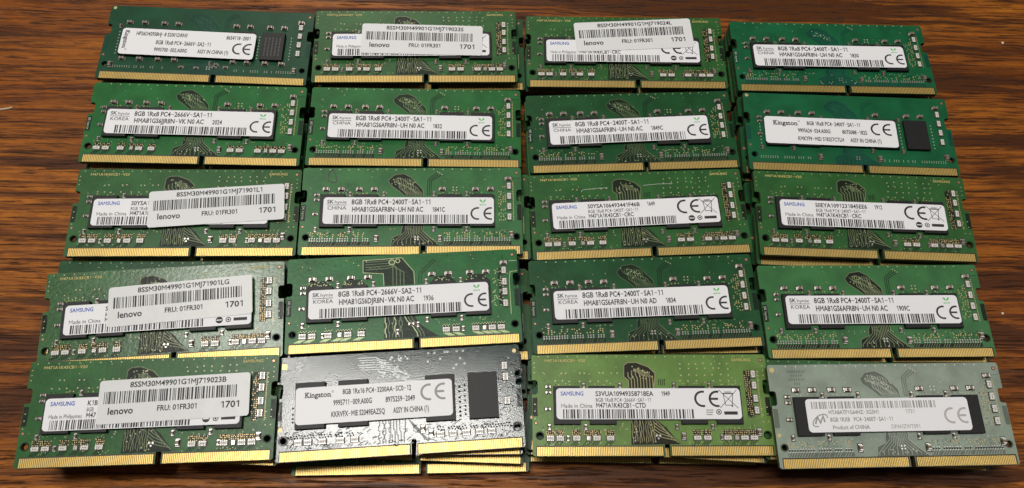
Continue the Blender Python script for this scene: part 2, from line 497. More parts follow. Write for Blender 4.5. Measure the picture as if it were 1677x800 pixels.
def route_blocky(mb, gr, tr, via, rng):
    """the comb of traces running from the key slot up under the label, straight and angular"""
    zone = [(28.2, 3.2), (42.8, 3.3), (41.1, 4.8), (38.4, 8.3), (35.6, 10.6), (35.6, 20.0), (36.2, 22.1), (36.4, 24.3), (34.5, 26.2), (31.0, 27.6), (28.4, 27.5), (27.3, 26.7),
            (27.1, 23.2), (28.4, 22.1), (28.4, 20.0), (28.5, 10.4)]
    mb.poly(zone, Z1, gr)
    mb.ribbon([(28.4, 20.0), (28.4, 22.1), (27.1, 23.2), (27.3, 26.7), (28.4, 27.5), (31.0, 27.6), (34.5, 26.2), (36.4, 24.3), (36.2, 22.1), (35.7, 20.0)], 0.30, Z3, tr)
    for i in range(11):
        x = 28.9+i*0.62
        mb.ribbon(jitter_line(x, 3.6+0.3*(i % 3), 10.6, rng, 1.5, 0.22), 0.22, Z2, tr)
    for i in range(8):
        xt = 29.3+i*0.9
        if i < 4: mb.ribbon([(xt, 19.8), (xt, 22.2+0.25*i), (xt-0.9+0.2*i, 23.2+0.3*i), (xt-0.9+0.2*i, 24.6+0.5*i)], 0.30, Z2, tr)
        else: mb.ribbon([(xt, 19.8), (xt, 23.4-0.2*(i-4)), (xt-1.1, 24.6-0.1*i), (xt-2.8, 25.6-0.12*i+0.5)], 0.30, Z2, tr)
    for i in range(5):
        mb.ribbon([(35.3-0.1*i, 10.4-0.9*i), (36.4+0.1*i, 9.4-1.0*i), (38.0+0.75*i, 7.6-0.8*i), (39.0+0.9*i, 6.2-0.75*i), (39.1+0.75*i, 5.4-0.5*i)], 0.24, Z3, tr)
    for _ in range(26):
        x, y = rng.uniform(28.8, 36), rng.choice((rng.uniform(3.6, 9.6), rng.uniform(22.5, 26.5)))
        if y > 22 and x+y > 60: continue
        mb.disc(x, y, 0.19, Z4, via)
    mb.disc(35.6, 5.8, 0.32, Z4, M['tin']); mb.disc(36.6, 5.8, 0.32, Z4, M['tin']); mb.disc(36.1, 5.0, 0.28, Z4, M['tin'])
    # short comb above the third chip
    for i in range(4): mb.ribbon([(37.3+i*0.55, 20.6), (37.3+i*0.55, 21.9), (37.5+i*0.6, 22.5)], 0.22, Z2, gr)

def route_wavy(mb, gr, tr, via, rng, outline_mat):
    """the leaning bundle of wavy traces"""
    top = [(27.1, 25.5), (28.9, 27.4), (32.0, 27.9), (34.3, 26.6), (38.1, 22.3), (38.4, 20.0), (32.5, 20.0), (30.5, 21.8), (27.8, 23.9)]
    bot = [(32.5, 10.6), (31.7, 8.7), (31.6, 6.9), (28.9, 5.7), (28.5, 3.0), (43.9, 3.0), (40.5, 5.6), (38.4, 7.7), (38.5, 10.6)]
    mb.poly(top, Z1, gr); mb.poly(bot, Z1, gr)
    mb.ribbon(top[6:]+top[:6], 0.2, Z3, outline_mat)
    mb.ribbon(bot[:5], 0.2, Z3, outline_mat); mb.ribbon(bot[5:], 0.2, Z3, outline_mat)
    for i in range(11):
        t = i/10
        x = 32.9+5.0*t
        p = [(x, 20.0), (x-0.1, 20.8)]
        for k in range(1, 6):
            u = k/5
            bx = (29.0+5.2*t)*u+(x-0.3)*(1-u)-0.2; by = 21.0+(5.6-1.3*abs(t-0.4))*u
            p.append((bx+0.35*math.sin(k*2.4+i), by+0.25*math.cos(k*2.1+i)))
        mb.ribbon(p, 0.22, Z2, tr)
        xe = 29.2+13.6*t; yb = 5.6+2.4*abs(2*t-0.9); dy = min(abs(xe-x), yb-3.9)
        q = [(x, 10.6)]
        if 1 <= i <= 4: q += [(x, 9.6), (x-0.35, 9.3), (x-0.35, 8.8), (x+0.1, 8.5)]
        q += [(x, max(yb, 5.0)), (xe, max(yb, 5.0)-dy), (xe, 3.3)]
        mb.ribbon(q, 0.22, Z2, tr)
    for _ in range(22):
        u = rng.random(); mb.disc(28.0+rng.uniform(0, 3)+u*6, 24.2+rng.uniform(0, 2.6)-u*2.2, 0.18, Z4, via)
    for _ in range(12): mb.disc(rng.uniform(29, 42), rng.uniform(3.3, 5.2), 0.18, Z4, via)
    for dx in (0, 0.9):
        for dy in (0, 0.8): mb.disc(36.0+dx, 5.1+dy, 0.26, Z4, M['tin'])
    for k in range(3):                     # three parallel lines bending to the upper right
        o = k*0.55
        mb.ribbon([(39.6+o, 20.2), (39.7+o, 25.8-o*0.4), (42.6+o*1.2, 28.3-o*0.8)], 0.22, Z2, gr)
        mb.disc(42.8+o*1.2, 28.5-o*0.8, 0.22, Z4, via)

def via_row(mb, via, y, xs, rng, r=0.24, jit=0.12):
    for x in xs: mb.disc(x, y+rng.uniform(-jit, jit), r, Z4, via)

def side_patch(mb, mat, x0, x1, y0, y1): mb.rect(x0, y0, x1, y1, Z1, mat)

CHIP_X_ = (10.0, 20.3, 46.7, 57.0)
PACK_B = [5.1, 7.9, 12.6, 18.4, 22.3, 47.3, 50.2, 56.0, 60.9, 63.6]
PACK_B_SMALL = [16.0, 58.6]
DASH_L = [i*0.78+3.4 for i in range(24) if i not in (10, 16, 20)]
DASH_R = [i*0.78+45.2 for i in range(27) if i not in (3, 11, 15)]

def make_board(style, tone, seed, pen=False, scratch=False):
    rng = random.Random(seed)
    mask, gr, tr, via = PM[tone]
    mb = MB()
    board_shell(mb, mask, M['laminate'])
    gold = M['via_gold']
    for a_, b_ in ((1.0, 37.6), (39.4, 69.0)): mb.rect(a_, 0.06, b_, 3.0, Z1, M['pad_gap_and_halo'])
    # bare laminate windows beside the clip notches
    if style != 'bare':
        side_patch(mb, gr, 0.12, 1.55, 11.5, 17.0)
        side_patch(mb, gr, W-1.5, W-0.12, 11.5, 17.0)
        mb.disc(1.0, 9.5, 0.5, Z2, M['laminate'], 12); mb.disc(1.0, 9.5, 0.3, Z3, M['copper'], 10)
        mb.disc(68.1, 28.2, 0.62, Z2, M['laminate'], 12); mb.disc(68.1, 28.2, 0.36, Z3, M['copper'], 10)
        for x, y, r in HOLES: mb.ring(x, y, r+0.02, r+0.32, Z2, gr, n=14)
    if style == 'blocky':
        route_blocky(mb, gr, tr, via, rng)
        via_row(mb, via, 29.3, [2+i*2.9 for i in range(22)], rng, 0.2, 0.15)
        via_row(mb, via, 24.3, [8.8, 10.0, 14.2, 15.5, 19.9, 21.0, 23.5, 25.2], rng, 0.24)
        for y in (23.7, 25.7, 27.2): via_row(mb, via, y, [44+i*2.35+rng.uniform(-.4, .4) for i in range(7)], rng, 0.24, 0.2)
        via_row(mb, via, 21.9, [6.9, 9.0, 11.0, 14.0, 17.2, 19.5, 22, 43.6, 46, 48.5, 53.5, 55.5, 58], rng, 0.24)
        for x in (0.7,): via_row(mb, via, 0, [], rng)
        for y in (24.5, 26.0, 27.4, 15.0, 13.0, 10.8): mb.disc(0.8, y, 0.2, Z4, via); mb.disc(68.4, y-1, 0.2, Z4, via); mb.disc(66.9, y*0.9, 0.2, Z4, via)
        for x in PACK_B+PACK_B_SMALL:
            mb.rect(x-1.25, 5.75, x+1.25, 7.5, Z1, gr)
            for r_ in range(3):
                for c in range(5): mb.disc(x-1.1+c*0.55+rng.uniform(-.12, .12), 6.1+r_*0.55+rng.uniform(-.08, .08), 0.17, Z3, gold if rng.random() < 0.75 else tr)
            fan(mb, [x-0.75+k*0.5 for k in range(4)], gr, rng)
        side_patch(mb, gr, 62.6, 64.5, 11.0, 25.0)
        for r_ in range(24):
            y = 11.3+r_*0.58
            for x in (62.9, 63.5, 64.1):
                if rng.random() < 0.8: mb.disc(x+rng.uniform(-.1, .1), y, 0.18, Z3, gold if rng.random() < .7 else tr)
            mb.disc(66.6, y, 0.15, Z3, gold)
        for x in (5.0, 15.4, 26.0, 41.7, 52.0):
            for y in (9.2, 8.6): mb.disc(x+rng.uniform(-.2, .2), y, 0.2, Z3, via)
        for i in range(60):
            x, y = rng.uniform(2.5, 67), rng.choice((rng.uniform(7.4, 8.6), rng.uniform(3.1, 4.2)))
            if not 27.5 < x < 44: mb.disc(x, y, 0.15, Z3, via)
    elif style in ('wavy', 'wavy_packs'):
        route_wavy(mb, gr, tr, via, rng, tr)
        via_row(mb, via, 29.4, [5.5+i*3.0 for i in range(20)], rng, 0.24, 0.1)
        for x, y in ((47.8, 23.0), (48.9, 23.0), (47.8, 22.0), (48.9, 22.0)): mb.disc(x, y, 0.26, Z4, via)
        if style == 'wavy':
            for xs in (DASH_L, DASH_R):
                mb.rect(xs[0]-0.6, 3.15, xs[-1]+0.6, 4.3, Z1, gr)
                for x in xs:
                    for y in (6.1, 6.75, 7.3):
                        if rng.random() < 0.72: mb.disc(x+rng.uniform(-.2, .2), y+rng.uniform(-.15, .15), 0.19, Z3, gold if rng.random() < 0.7 else gr)
                    mb.ribbon([(x-0.7, 3.1), (x, 4.2)], 0.16, Z2, tr)
        else:
            for x in PACK_B+PACK_B_SMALL:
                mb.rect(x-1.2, 5.8, x+1.2, 7.2, Z1, gr)
                for c in range(9): mb.disc(x-1.1+c*0.27, 6.2+0.6*(c % 2), 0.18, Z3, gold if c % 3 else gr)
                fan(mb, [x-0.75+k*0.5 for k in range(4)], gr, rng)
        for r_ in range(24):
            y = 11.6+r_*0.58
            for x in (62.4, 63.0, 63.7, 64.4):
                if rng.random() < 0.62 and y < 24-(64.4-x): mb.disc(x+rng.uniform(-.12, .12), y, 0.18, Z3, gold if rng.random() < .8 else gr)
            mb.disc(66.9, y, 0.16, Z3, gold)
        mb.ribbon([(66.0, 26.3), (69.2, 26.3)], 0.14, Z2, gr)
        for x in (5.0, 15.5, 26.0, 41.7, 52.2):
            for k in range(3): mb.disc(x-0.3+k*0.3, 20.9-(k % 2)*0.5, 0.2, Z3, gold)
        for i in range(40):
            x, y = rng.uniform(3, 66), rng.choice((rng.uniform(7.4, 8.4), rng.uniform(20.4, 21.2)))
            if not 27 < x < 42: mb.disc(x, y, 0.16, Z3, via)
    elif style == 'tube':          # even mask with a comb and a long loop at the top
        zone = [(22.7, 28.5), (30.0, 28.7), (34.4, 28.9), (38.0, 24.2), (38.2, 20.0), (29.0, 20.0), (28.8, 23.9), (22.7, 24.5)]
        mb.poly(zone, Z1, gr); mb.ribbon(zone[5:]+zone[:5], 0.18, Z3, via)
        for k in range(4): mb.ribbon([(23.4+k*0.0, 27.9-k*0.85), (30.2-k*0.2, 28.1-k*0.85), (31.5+0.2*k, 27.6-k*0.5), (31.7+k*1.1, 25.6-k*0.5), (31.7+k*1.1, 20.0)], 0.26, Z2, tr)
        mb.ribbon([(24.4, 25.2), (25.0, 26.2), (25.6, 25.2), (26.2, 26.2), (26.8, 25.2), (27.4, 26.2), (28.2, 25.2)], 0.16, Z3, tr)
        mb.ring(31.4, 27.5, 0.7, 1.0, Z3, via); mb.ring(33.2, 27.9, 0.5, 0.75, Z3, via, n=12)
        bot = [(29.0, 10.6), (29.0, 3.2), (45.5, 3.2), (43.4, 4.4), (40.6, 6.4), (38.4, 9.0), (38.0, 10.6)]
        mb.poly(bot, Z1, gr)
        for i in range(9):
            x = 29.6+i*0.95
            mb.ribbon(jitter_line(x, 3.5, 10.6, rng, 1.5, 0.35) if i < 6 else [(x-0.4, 10.4), (x+0.4, 8.6), (x+2.2, 6.6), (x+3.4, 4.6), (x+3.6, 3.4)], 0.26, Z2, via if i % 3 == 0 else tr)
        for k in range(2): mb.ribbon([(39.4+k*0.7, 20.2), (39.6+k*0.7, 23.6-k*.3), (44.0+k*0.8, 28.0-k*0.3)], 0.2, Z2, gr)
        for x in PACK_B+PACK_B_SMALL:
            fan(mb, [x-0.8+k*0.4 for k in range(5)], via, rng, skew=-1.5 if x < 30 else 1.5, y0=3.1)
            mb.rect(x-1.1, 6.0, x+1.1, 6.8, Z1, gr)
            for c in range(6): mb.disc(x-1.0+c*0.4, 6.4+0.3*(c % 2), 0.18, Z3, via)
        for i in range(4):
            for j in range(2): mb.ribbon([(65+i*0.5-4*j, 13+i*3), (63.4+i*0.2-j, 14+i*3)], 0.2, Z2, via)
        mb.ribbon([(67.0, 26.2), (69.3, 26.2)], 0.2, Z2, via); mb.ribbon([(66.8, 9), (66.8, 20), (67.2, 22.6), (69.3, 22.8)], 0.18, Z2, via)
        side_patch(mb, gr, 63.4, 64.6, 12.0, 24.0)
        for i in range(40): mb.disc(rng.uniform(61.8, 64.8), rng.uniform(11.5, 24), 0.18, Z3, via)
        for x0 in (5.8, 16.2, 43.0, 53.2):
            mb.poly([(x0, 20.2), (x0+1.6, 22.4), (x0+6.0, 22.4), (x0+7.6, 20.2)], Z1, gr)
            for i in range(9): mb.disc(x0+0.8+rng.uniform(0, 6), 20.7+rng.uniform(0, 1.3), 0.17, Z3, via)
        for i in range(60):
            x, y = rng.uniform(3, 66), rng.choice((rng.uniform(7.2, 8.5), rng.uniform(28.8, 29.4), rng.uniform(26, 29)))
            if not 22 < x < 45: mb.disc(x, y, 0.15, Z3, gr if y > 20 else via)
    elif style == 'plain':         # darker boards with the routing only just showing
        route_wavy(mb, gr, tr, tr, rng, tr)
        for xs, y in ((DASH_L, 5.0), (DASH_R, 4.9)):
            for x in xs:
                if rng.random() < 0.8: mb.rect(x-0.12, y-0.42, x+0.12, y-0.1, Z3, via); mb.rect(x-0.12, y+0.1, x+0.12, y+0.42, Z3, via)
        mb.disc(1.3, 29.0, 0.62, Z3, M['via_gold'], 12)
        for x0 in (4.6, 51.8, 62.6):
            for k in range(8): mb.rect(x0, 10+k*1.25, x0+0.32, 10.45+k*1.25, Z3, via)
    elif style == 'glossy':
        mb.rect(1.2, 26.5, 2.6, 28.0, Z3, M['gold'])
        for k in range(6): mb.ribbon([(22.8+0.5*(k % 3), 28.6-k*0.72), (28.0+k*0.35, 28.5-k*0.72), (29.2+k*0.7, 27.8-k*0.74), (31.0+k*0.9, 27.4-k*0.7)], 0.20, Z2, via)
        for i in range(38):
            mb.disc(rng.uniform(28.5, 37.5), rng.uniform(22.0, 28.6), rng.uniform(0.16, 0.34), Z3, via)
        for i in range(12):
            x, y = rng.uniform(28, 36), rng.uniform(21.6, 25.5)
            mb.ribbon([(x, y), (x+0.8, y-0.6), (x+1.6, y-0.6)], 0.18, Z2, via)
        for x, y in ((43.2, 28.9), (45, 28.9), (48, 29), (48.8, 29), (51.5, 29), (53.3, 29), (43, 26.4), (46.6, 27), (52.4, 26.8), (51.2, 25), (53.6, 25.2), (10.5, 21.9), (21.6, 22), (48, 21.7), (50.4, 24)):
            mb.disc(x, y, 0.34, Z3, via); mb.disc(x-0.05, y+0.1, 0.15, Z4, mask)
        for x, y in ((5.2, 26.8), (5.2, 25.4)): mb.ribbon([(x, y), (x+1.8, y+0.7)], 0.2, Z2, via)
        for x0 in (6.5, 17.5, 43, 56):
            for k in range(2): mb.ribbon([(x0+k*1.7, 21.2), (x0+k*1.7+0.9, 22.1), (x0+k*1.7+1.2, 21.4)], 0.22, Z2, via)
        for i in range(9):
            x = 29.0+i*0.85
            mb.ribbon(jitter_line(x, 3.4, 10.4, rng, 1.1 if i < 4 else 3.0, 0.4), 0.3, Z2, gr)
        for i in range(5): mb.ribbon([(37.0+i*0.3, 10-i*0.5), (40+i*0.5, 7-i*0.8), (41.5+i*0.6, 3.8)], 0.24, Z2, gr)
        for xs in (DASH_L, DASH_R):
            for x in xs:
                mb.disc(x, 7.0+rng.uniform(-.2, .2), 0.26, Z3, M['relief_dark']); mb.disc(x+0.3, 6.3+rng.uniform(-.1, .2), 0.24, Z3, M['relief_dark'])
                mb.ribbon([(x-0.6, 3.1), (x+0.2, 4.2)], 0.22, Z2, gr if rng.random() < .5 else via)
        for i in range(60): mb.disc(rng.uniform(62.8, 67.2), rng.uniform(9.0, 26), 0.2, Z3, via if rng.random() < .45 else M['relief_dark'])
        for i in range(260):       # routing relief as flat marks, its unlit sides painted dark
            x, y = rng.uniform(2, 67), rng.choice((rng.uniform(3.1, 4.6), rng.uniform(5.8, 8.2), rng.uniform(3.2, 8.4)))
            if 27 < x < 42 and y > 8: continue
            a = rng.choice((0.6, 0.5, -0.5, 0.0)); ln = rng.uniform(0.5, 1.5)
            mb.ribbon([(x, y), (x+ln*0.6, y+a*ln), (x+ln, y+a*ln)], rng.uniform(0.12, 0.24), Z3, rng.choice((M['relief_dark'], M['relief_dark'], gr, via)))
        for i in range(30): mb.ribbon([(rng.uniform(0.6, 5.2), y0), (rng.uniform(0.6, 5.2), y0+0.3)] if False else [(1.0+0.1*(i % 3), 9.8+i*0.25), (1.5+0.1*(i % 2), 9.8+i*0.25)], 0.1, Z3, M['relief_dark'])
        for y in (10, 11.2, 12.4, 14, 15.3, 17, 18.4): mb.disc(51.8, y, 0.36, Z3, M['relief_dark']); mb.disc(53.3, y+.3, 0.30, Z3, M['relief_dark'])
        for y in (11, 12, 13.2, 15): mb.disc(4.6, y, 0.3, Z3, M['relief_dark'])
        mb.disc(1.2, 9.0, 0.65, Z4, gold, 12); mb.disc(68.2, 28.1, 0.6, Z4, gold, 12)
        for x, y, r in HOLES: mb.ring(x, y, r+0.02, r+0.5, Z3, gr, n=16)
    elif style == 'bare':
        via_row(mb, via, 29.3, [3+i*3.1 for i in range(21)], rng, 0.2)
        mb.disc(68.1, 28.2, 0.62, Z2, M['laminate'], 12); mb.disc(68.1, 28.2, 0.36, Z3, M['copper'], 10)
        mb.disc(1.0, 9.5, 0.5, Z2, M['copper'], 10)
        for i in range(80):
            x, y = rng.uniform(3, 67), rng.choice((rng.uniform(3.2, 8), rng.uniform(22, 28.6)))
            mb.disc(x, y, 0.17, Z3, gold if rng.random() < .5 else via)
        for r_ in range(20): mb.disc(66.4, 11+r_*0.7, 0.16, Z3, gold); mb.disc(67.6, 9+r_*0.3, 0.2, Z2, via)
    if style in ('blocky', 'wavy', 'wavy_packs', 'tube'):      # small vias all over, most of them only a shade off the board
        for i in range(130):
            x, y = rng.uniform(2.6, 66.8), rng.choice((rng.uniform(20.5, 22.0), rng.uniform(22, 29), rng.uniform(7.3, 8.8), rng.uniform(9, 20)))
            if 26 < x < 45 and y > 19 or 5.5 < x < 61.5 and 8.9 < y < 20.4: continue
            mb.disc(x, y, rng.uniform(0.10, 0.17), Z3, rng.choice((tr, tr, gr, via, gold)))
        for cx in CHIP_X_:
            for k in range(7):
                if rng.random() < 0.7: mb.disc(cx-3+k+rng.uniform(-.2, .2), 20.75+rng.uniform(0, .5), 0.17, Z3, rng.choice((gold, gr, via)))
    if tone == 'grey':
        mb.disc(1.3, 28.4, 0.75, Z4, gold, 14); mb.disc(1.0, 9.4, 0.56, Z4, gold, 12)
        for ry, n_ in ((27.8, 8), (26.6, 5), (25.4, 7), (24.2, 3)):
            for q in range(n_): mb.ribbon([(8.6-n_*0.35+q*0.72, ry-0.35), (8.6-n_*0.35+q*0.72, ry+0.3), (8.95-n_*0.35+q*0.72, ry+0.3)], 0.2, Z3, gr)
    if pen:
        mb.ribbon([(9.4, 29.9), (8.7, 29.0), (8.1, 28.0), (7.9, 26.4), (8.2, 25.4), (9.4, 24.9), (10.6, 24.95), (10.75, 25.8), (10.4, 27.2), (9.8, 28.8), (9.5, 29.6)], 0.32, Z4, M['pen'])
    if scratch:
        mb.ribbon([(16.9, 23.4), (17.4, 24.1), (20.6, 24.4), (25.5, 24.6)], 0.14, Z4, M['white_print'])
        mb.ribbon([(37.2, 25.0), (42.0, 25.3), (46.9, 25.3)], 0.14, Z4, M['white_print'])
    return mb.mesh('circuit_board', OFF)

# ------------------------------------------------------------------ shared small parts
def strip(i0, x0, n):
    mb = MB()
    for i in range(n):
        x = x0+i*0.5
        mb.box(x, 0.12, -TH-0.03, x+0.33, 2.65, 0.05, M['gold'])
    return mb.mesh('contact_strip', OFF)
STRIP = [strip(0, 1.3, 72), strip(1, 39.75, 58)]
CHIP_W, CHIP_H, CHIP_T = 7.6, 11.2, 1.1
def chip_mesh(marks=False):
    mb = MB()
    mb.box(-CHIP_W/2, -CHIP_H/2, 0.06, CHIP_W/2, CHIP_H/2, CHIP_T, M['chip_black'], 0.08)
    if marks:
        rng = random.Random(4)
        for k in range(5):
            y = -4
            while y < 3.4:
                ln = rng.uniform(0.4, 1.1); mb.rect(-2.6+k*1.2, y, -2.2+k*1.2, y+ln, CHIP_T+0.015, M['chip_mark']); y += ln+0.3
    return mb.mesh('memory_chip')
CHIP, CHIP_MARKED = chip_mesh(), chip_mesh(True)
CHIP_X, CHIP_Y = (10.0, 20.3, 46.7, 57.0), 14.6
def cap_mesh(w, d, h, body):
    mb = MB(); e = w*0.27
    mb.box(-w/2+e, -d/2+0.03, 0.02, w/2-e, d/2-0.03, h-0.02, body, 0.05)
    mb.box(-w/2, -d/2, 0.0, -w/2+e, d/2, h, M['tin'], 0.07); mb.box(w/2-e, -d/2, 0.0, w/2, d/2, h, M['tin'], 0.07)
    mb.rect(-w/2-0.5, -d/2-0.3, w/2+0.5, d/2+0.3, Z3+0.02, M['pad_gap_and_halo'])  # dark halo: shadow ring around the capacitor, painted in
    mb.rect(-w/2-0.28, -d/2-0.06, -w/2-0.01, d/2+0.06, Z4+0.02, M['tin']); mb.rect(w/2+0.01, -d/2-0.06, w/2+0.28, d/2+0.06, Z4+0.02, M['tin'])
    return mb.mesh('capacitor')
CAP_BIG = cap_mesh(1.6, 1.0, 0.75, M['ceramic_brown'])
CAP_SMALL = cap_mesh(1.0, 0.6, 0.5, M['ceramic_brown'])
def pack_mesh(w, d, body, top=None):
    mb = MB(); n = 4
    mb.rect(-w/2-0.25, -d/2-0.2, w/2+0.25, d/2+0.2, Z3+0.02, M['pad_gap_and_halo'])  # painted shadow ring around the pack
    mb.box(-w/2, -d/2+0.14, 0.03, w/2, d/2-0.14, 0.45, body, 0.05)
    for i in range(n):
        x = -w/2+w*(i+0.5)/n
        for sg in (-1, 1): mb.box(x-w*0.075, sg*(d/2-0.1)-0.16, 0.02, x+w*0.075, sg*(d/2-0.1)+0.16, 0.40, M['tin'])
    for i in range(3): mb.rect(-w*0.26+i*w*0.2, -0.16, -w*0.26+i*w*0.2+w*0.1, 0.16, 0.465, M['pack_black'] if body is not M['pack_black'] else M['grey_ink'])
    return mb.mesh('resistor_pack')
PACK = pack_mesh(2.1, 1.25, M['pack_grey'])
PACK_S = pack_mesh(1.05, 1.15, M['tin'])
def dash_mesh(xs, body):
    mb = MB()
    for x in xs:
        mb.box(x-0.17, -0.30, 0.02, x+0.17, 0.30, 0.24, body)
        mb.box(x-0.17, 0.30, 0.02, x+0.17, 0.50, 0.26, M['tin']); mb.box(x-0.17, -0.50, 0.02, x+0.17, -0.30, 0.26, M['tin'])
    return mb.mesh('resistor_row', (-W/2, 0, 0))
M['dash_body'] = plain('dash_body', (0.20, 0.19, 0.17), 0.45)
DASH = [dash_mesh(DASH_L, M['dash_body']), dash_mesh(DASH_R, M['dash_body'])]
DASHB = [dash_mesh(DASH_L, M['pack_black']), dash_mesh(DASH_R, M['pack_black'])]

def put(parent, name, me, x, y, z=0.0, rz=0.0):
    return link(name, me, parent, (x-W/2, y-H/2, z+TH), R(rz))

# ------------------------------------------------------------------ printed labels (x from the left, y down from the top, millimetres)
class Pr:
    def __init__(self, w, h): self.w, self.h, self.mb = w, h, MB()
    def t(self, s, x0, x1, base, cap, mat='black_ink', bold=True):
        text(self.mb, s, x0-self.w/2, self.h/2-base, cap, x1-x0, M[mat], 0.0, bold)
    def X(self, x): return x-self.w/2
    def Y(self, y): return self.h/2-y
    def bar(self, x0, x1, y0, y1, seed, mat='black_ink'): barcode(self.mb, self.X(x0), self.X(x1), self.Y(y1), self.Y(y0), M[mat], seed)
    def ce(self, x, y, r, gap, mat='black_ink'): ce_mark(self.mb, self.X(x), self.Y(y), r, M[mat], 0, 0.26, gap)
    def mesh(self): return self.mb.mesh('label_print')

def label_country(country, speed, part, date, seed, ink='black_ink'):
    p = Pr(53.4, 9.1)
    p.t('SK', 1.1, 3.1, 2.15, 1.25, ink); p.t('hynix', 3.4, 7.2, 2.15, 1.05, ink, False)
    p.mb.rect(p.X(1.1), p.Y(2.75), p.X(7.3), p.Y(2.58), 0, M[ink])
    p.t(country, 1.25, 7.2, 4.25, 1.2, ink, False)
    p.t(speed, 8.7, 33.6, 2.45, 1.72, ink)
    p.t(part, 8.9, 31.2, 5.0, 1.72, ink)
    p.t(date, 33.9, 37.0 if len(date) == 4 else 38.0, 5.0, 1.6, ink)
    p.bar(3.3, 45.4, 6.0, 8.9, seed, ink)
    leaf_mark(p.mb, p.X(49.9), p.Y(1.4), M['green_ink'])
    p.ce(48.2, 5.6, 2.2, 1.85, ink)
    return p.mesh(), 53.4, 9.1

def label_blue(code, made, line2, part, date, seed, kind=0):
    p = Pr(53.5, 9.1)
    p.t('SAMSUNG', 1.3, 8.0, 2.15, 1.2, 'blue_ink')
    p.t(made, 1.3, 10.4, 5.75, 1.15, 'black_ink', False)
    if code: p.t(code, 11.4, 11.4+14.0*len(code)/15, 2.3, 1.4)
    p.t(line2, 11.4, 11.4+16.2*len(line2)/25, 4.05, 1.2, 'black_ink', False)
    p.t(part, 11.4, 11.4+14.5*len(part)/16, 5.75, 1.4)
    if date: p.t(date, 30.5, 33.1, 2.3, 1.4)
    p.bar(1.9, 39.9, 6.2, 8.9, seed)
    p.ce(42.5, 3.15, 2.45, 1.72)
    bin_mark(p.mb, p.X(50.0), p.Y(3.2), 5.3, 5.4, M['black_ink'])
    if kind == 0:
        p.mb.disc(p.X(44.3), p.Y(7.35), 1.05, 0.0, M['black_ink'], 16); p.mb.rect(p.X(43.5), p.Y(7.5), p.X(45.1), p.Y(7.2), 0.02, M['white_sticker'])
        p.mb.ring(p.X(46.9), p.Y(7.35), 0.55, 0.8, 0, M['black_ink']); p.mb.disc(p.X(46.9), p.Y(7.35), 0.32, 0, M['black_ink'])
    else:
        p.mb.ring(p.X(46.9), p.Y(7.0), 0.55, 0.8, 0, M['black_ink']); p.mb.disc(p.X(46.9), p.Y(7.0), 0.32, 0, M['black_ink'])
        for i in range(3): p.mb.rect(p.X(43.2), p.Y(6.6+i*0.65), p.X(45.4-0.2*i), p.Y(6.3+i*0.65), 0, M['grey_ink'])
    p.mb.rect(p.X(48.4), p.Y(7.8), p.X(52.3), p.Y(6.85), 0, M['black_ink'])
    return p.mesh(), 53.5, 9.1

def label_short(which):
    if which == '11':
        p = Pr(44.9, 10.6)
        serif_logo(p.mb, p.X(1.05), p.Y(0.95), 1.35, 7.3, M['black_ink'], 0, -90)
        p.t('HP26D4S9S8HJ-8 S2001DRH3', 4.7, 21.9, 2.75, 1.5); p.t('8654118-2001', 35.0, 43.2, 2.85, 1.5)
        p.t('8GB 1Rx8 PC4-2666V-SA2-11', 11.8, 30.3, 6.1, 1.6); p.t('9995700-E02.A00G', 11.7, 22.7, 9.0, 1.5)
        p.t('ASSY IN CHINA (1)', 26.2, 36.5, 9.0, 1.5); p.ce(39.8, 6.5, 2.3, 1.5)
    elif which == '24':
        p = Pr(44.2, 10.4)
        serif_logo(p.mb, p.X(2.9), p.Y(3.2), 1.7, 8.2, M['black_ink'])
        p.t('8GB 1Rx8 PC4-2400T-SA1-11', 14.2, 32.3, 2.95, 1.5); p.t('9995624-034.A00G', 11.0, 21.9, 5.85, 1.5)
        p.t('8075088-1825', 25.8, 34.2, 5.85, 1.5); p.t('KMKYF9-MID S18257CTLH', 10.7, 26.1, 8.95, 1.5)
        p.t('ASSY IN CHINA (1)', 28.2, 38.6, 8.95, 1.5); p.ce(37.9, 3.6, 2.35, 1.68)
    else:
        p = Pr(44.2, 10.6)
        serif_logo(p.mb, p.X(2.6), p.Y(3.0), 1.5, 7.3, M['black_ink'])
        p.t('8GB 1Rx16 PC4-3200AA-SC0-12', 13.2, 32.6, 2.6, 1.5); p.t('9995711-009.A00G', 10.6, 21.5, 5.65, 1.55)
        p.t('8975259-2049', 25.3, 33.6, 5.65, 1.55); p.t('KKRVFX-MIE S2049EAZ5Q', 10.0, 25.1, 8.9, 1.55)
        p.t('ASSY IN CHINA (1)', 27.4, 37.5, 8.9, 1.55); p.ce(37.6, 3.5, 2.45, 1.65, 'grey_ink')  # CE mark greyed: glare painted into its ink
    return p.mesh(), p.w, p.h

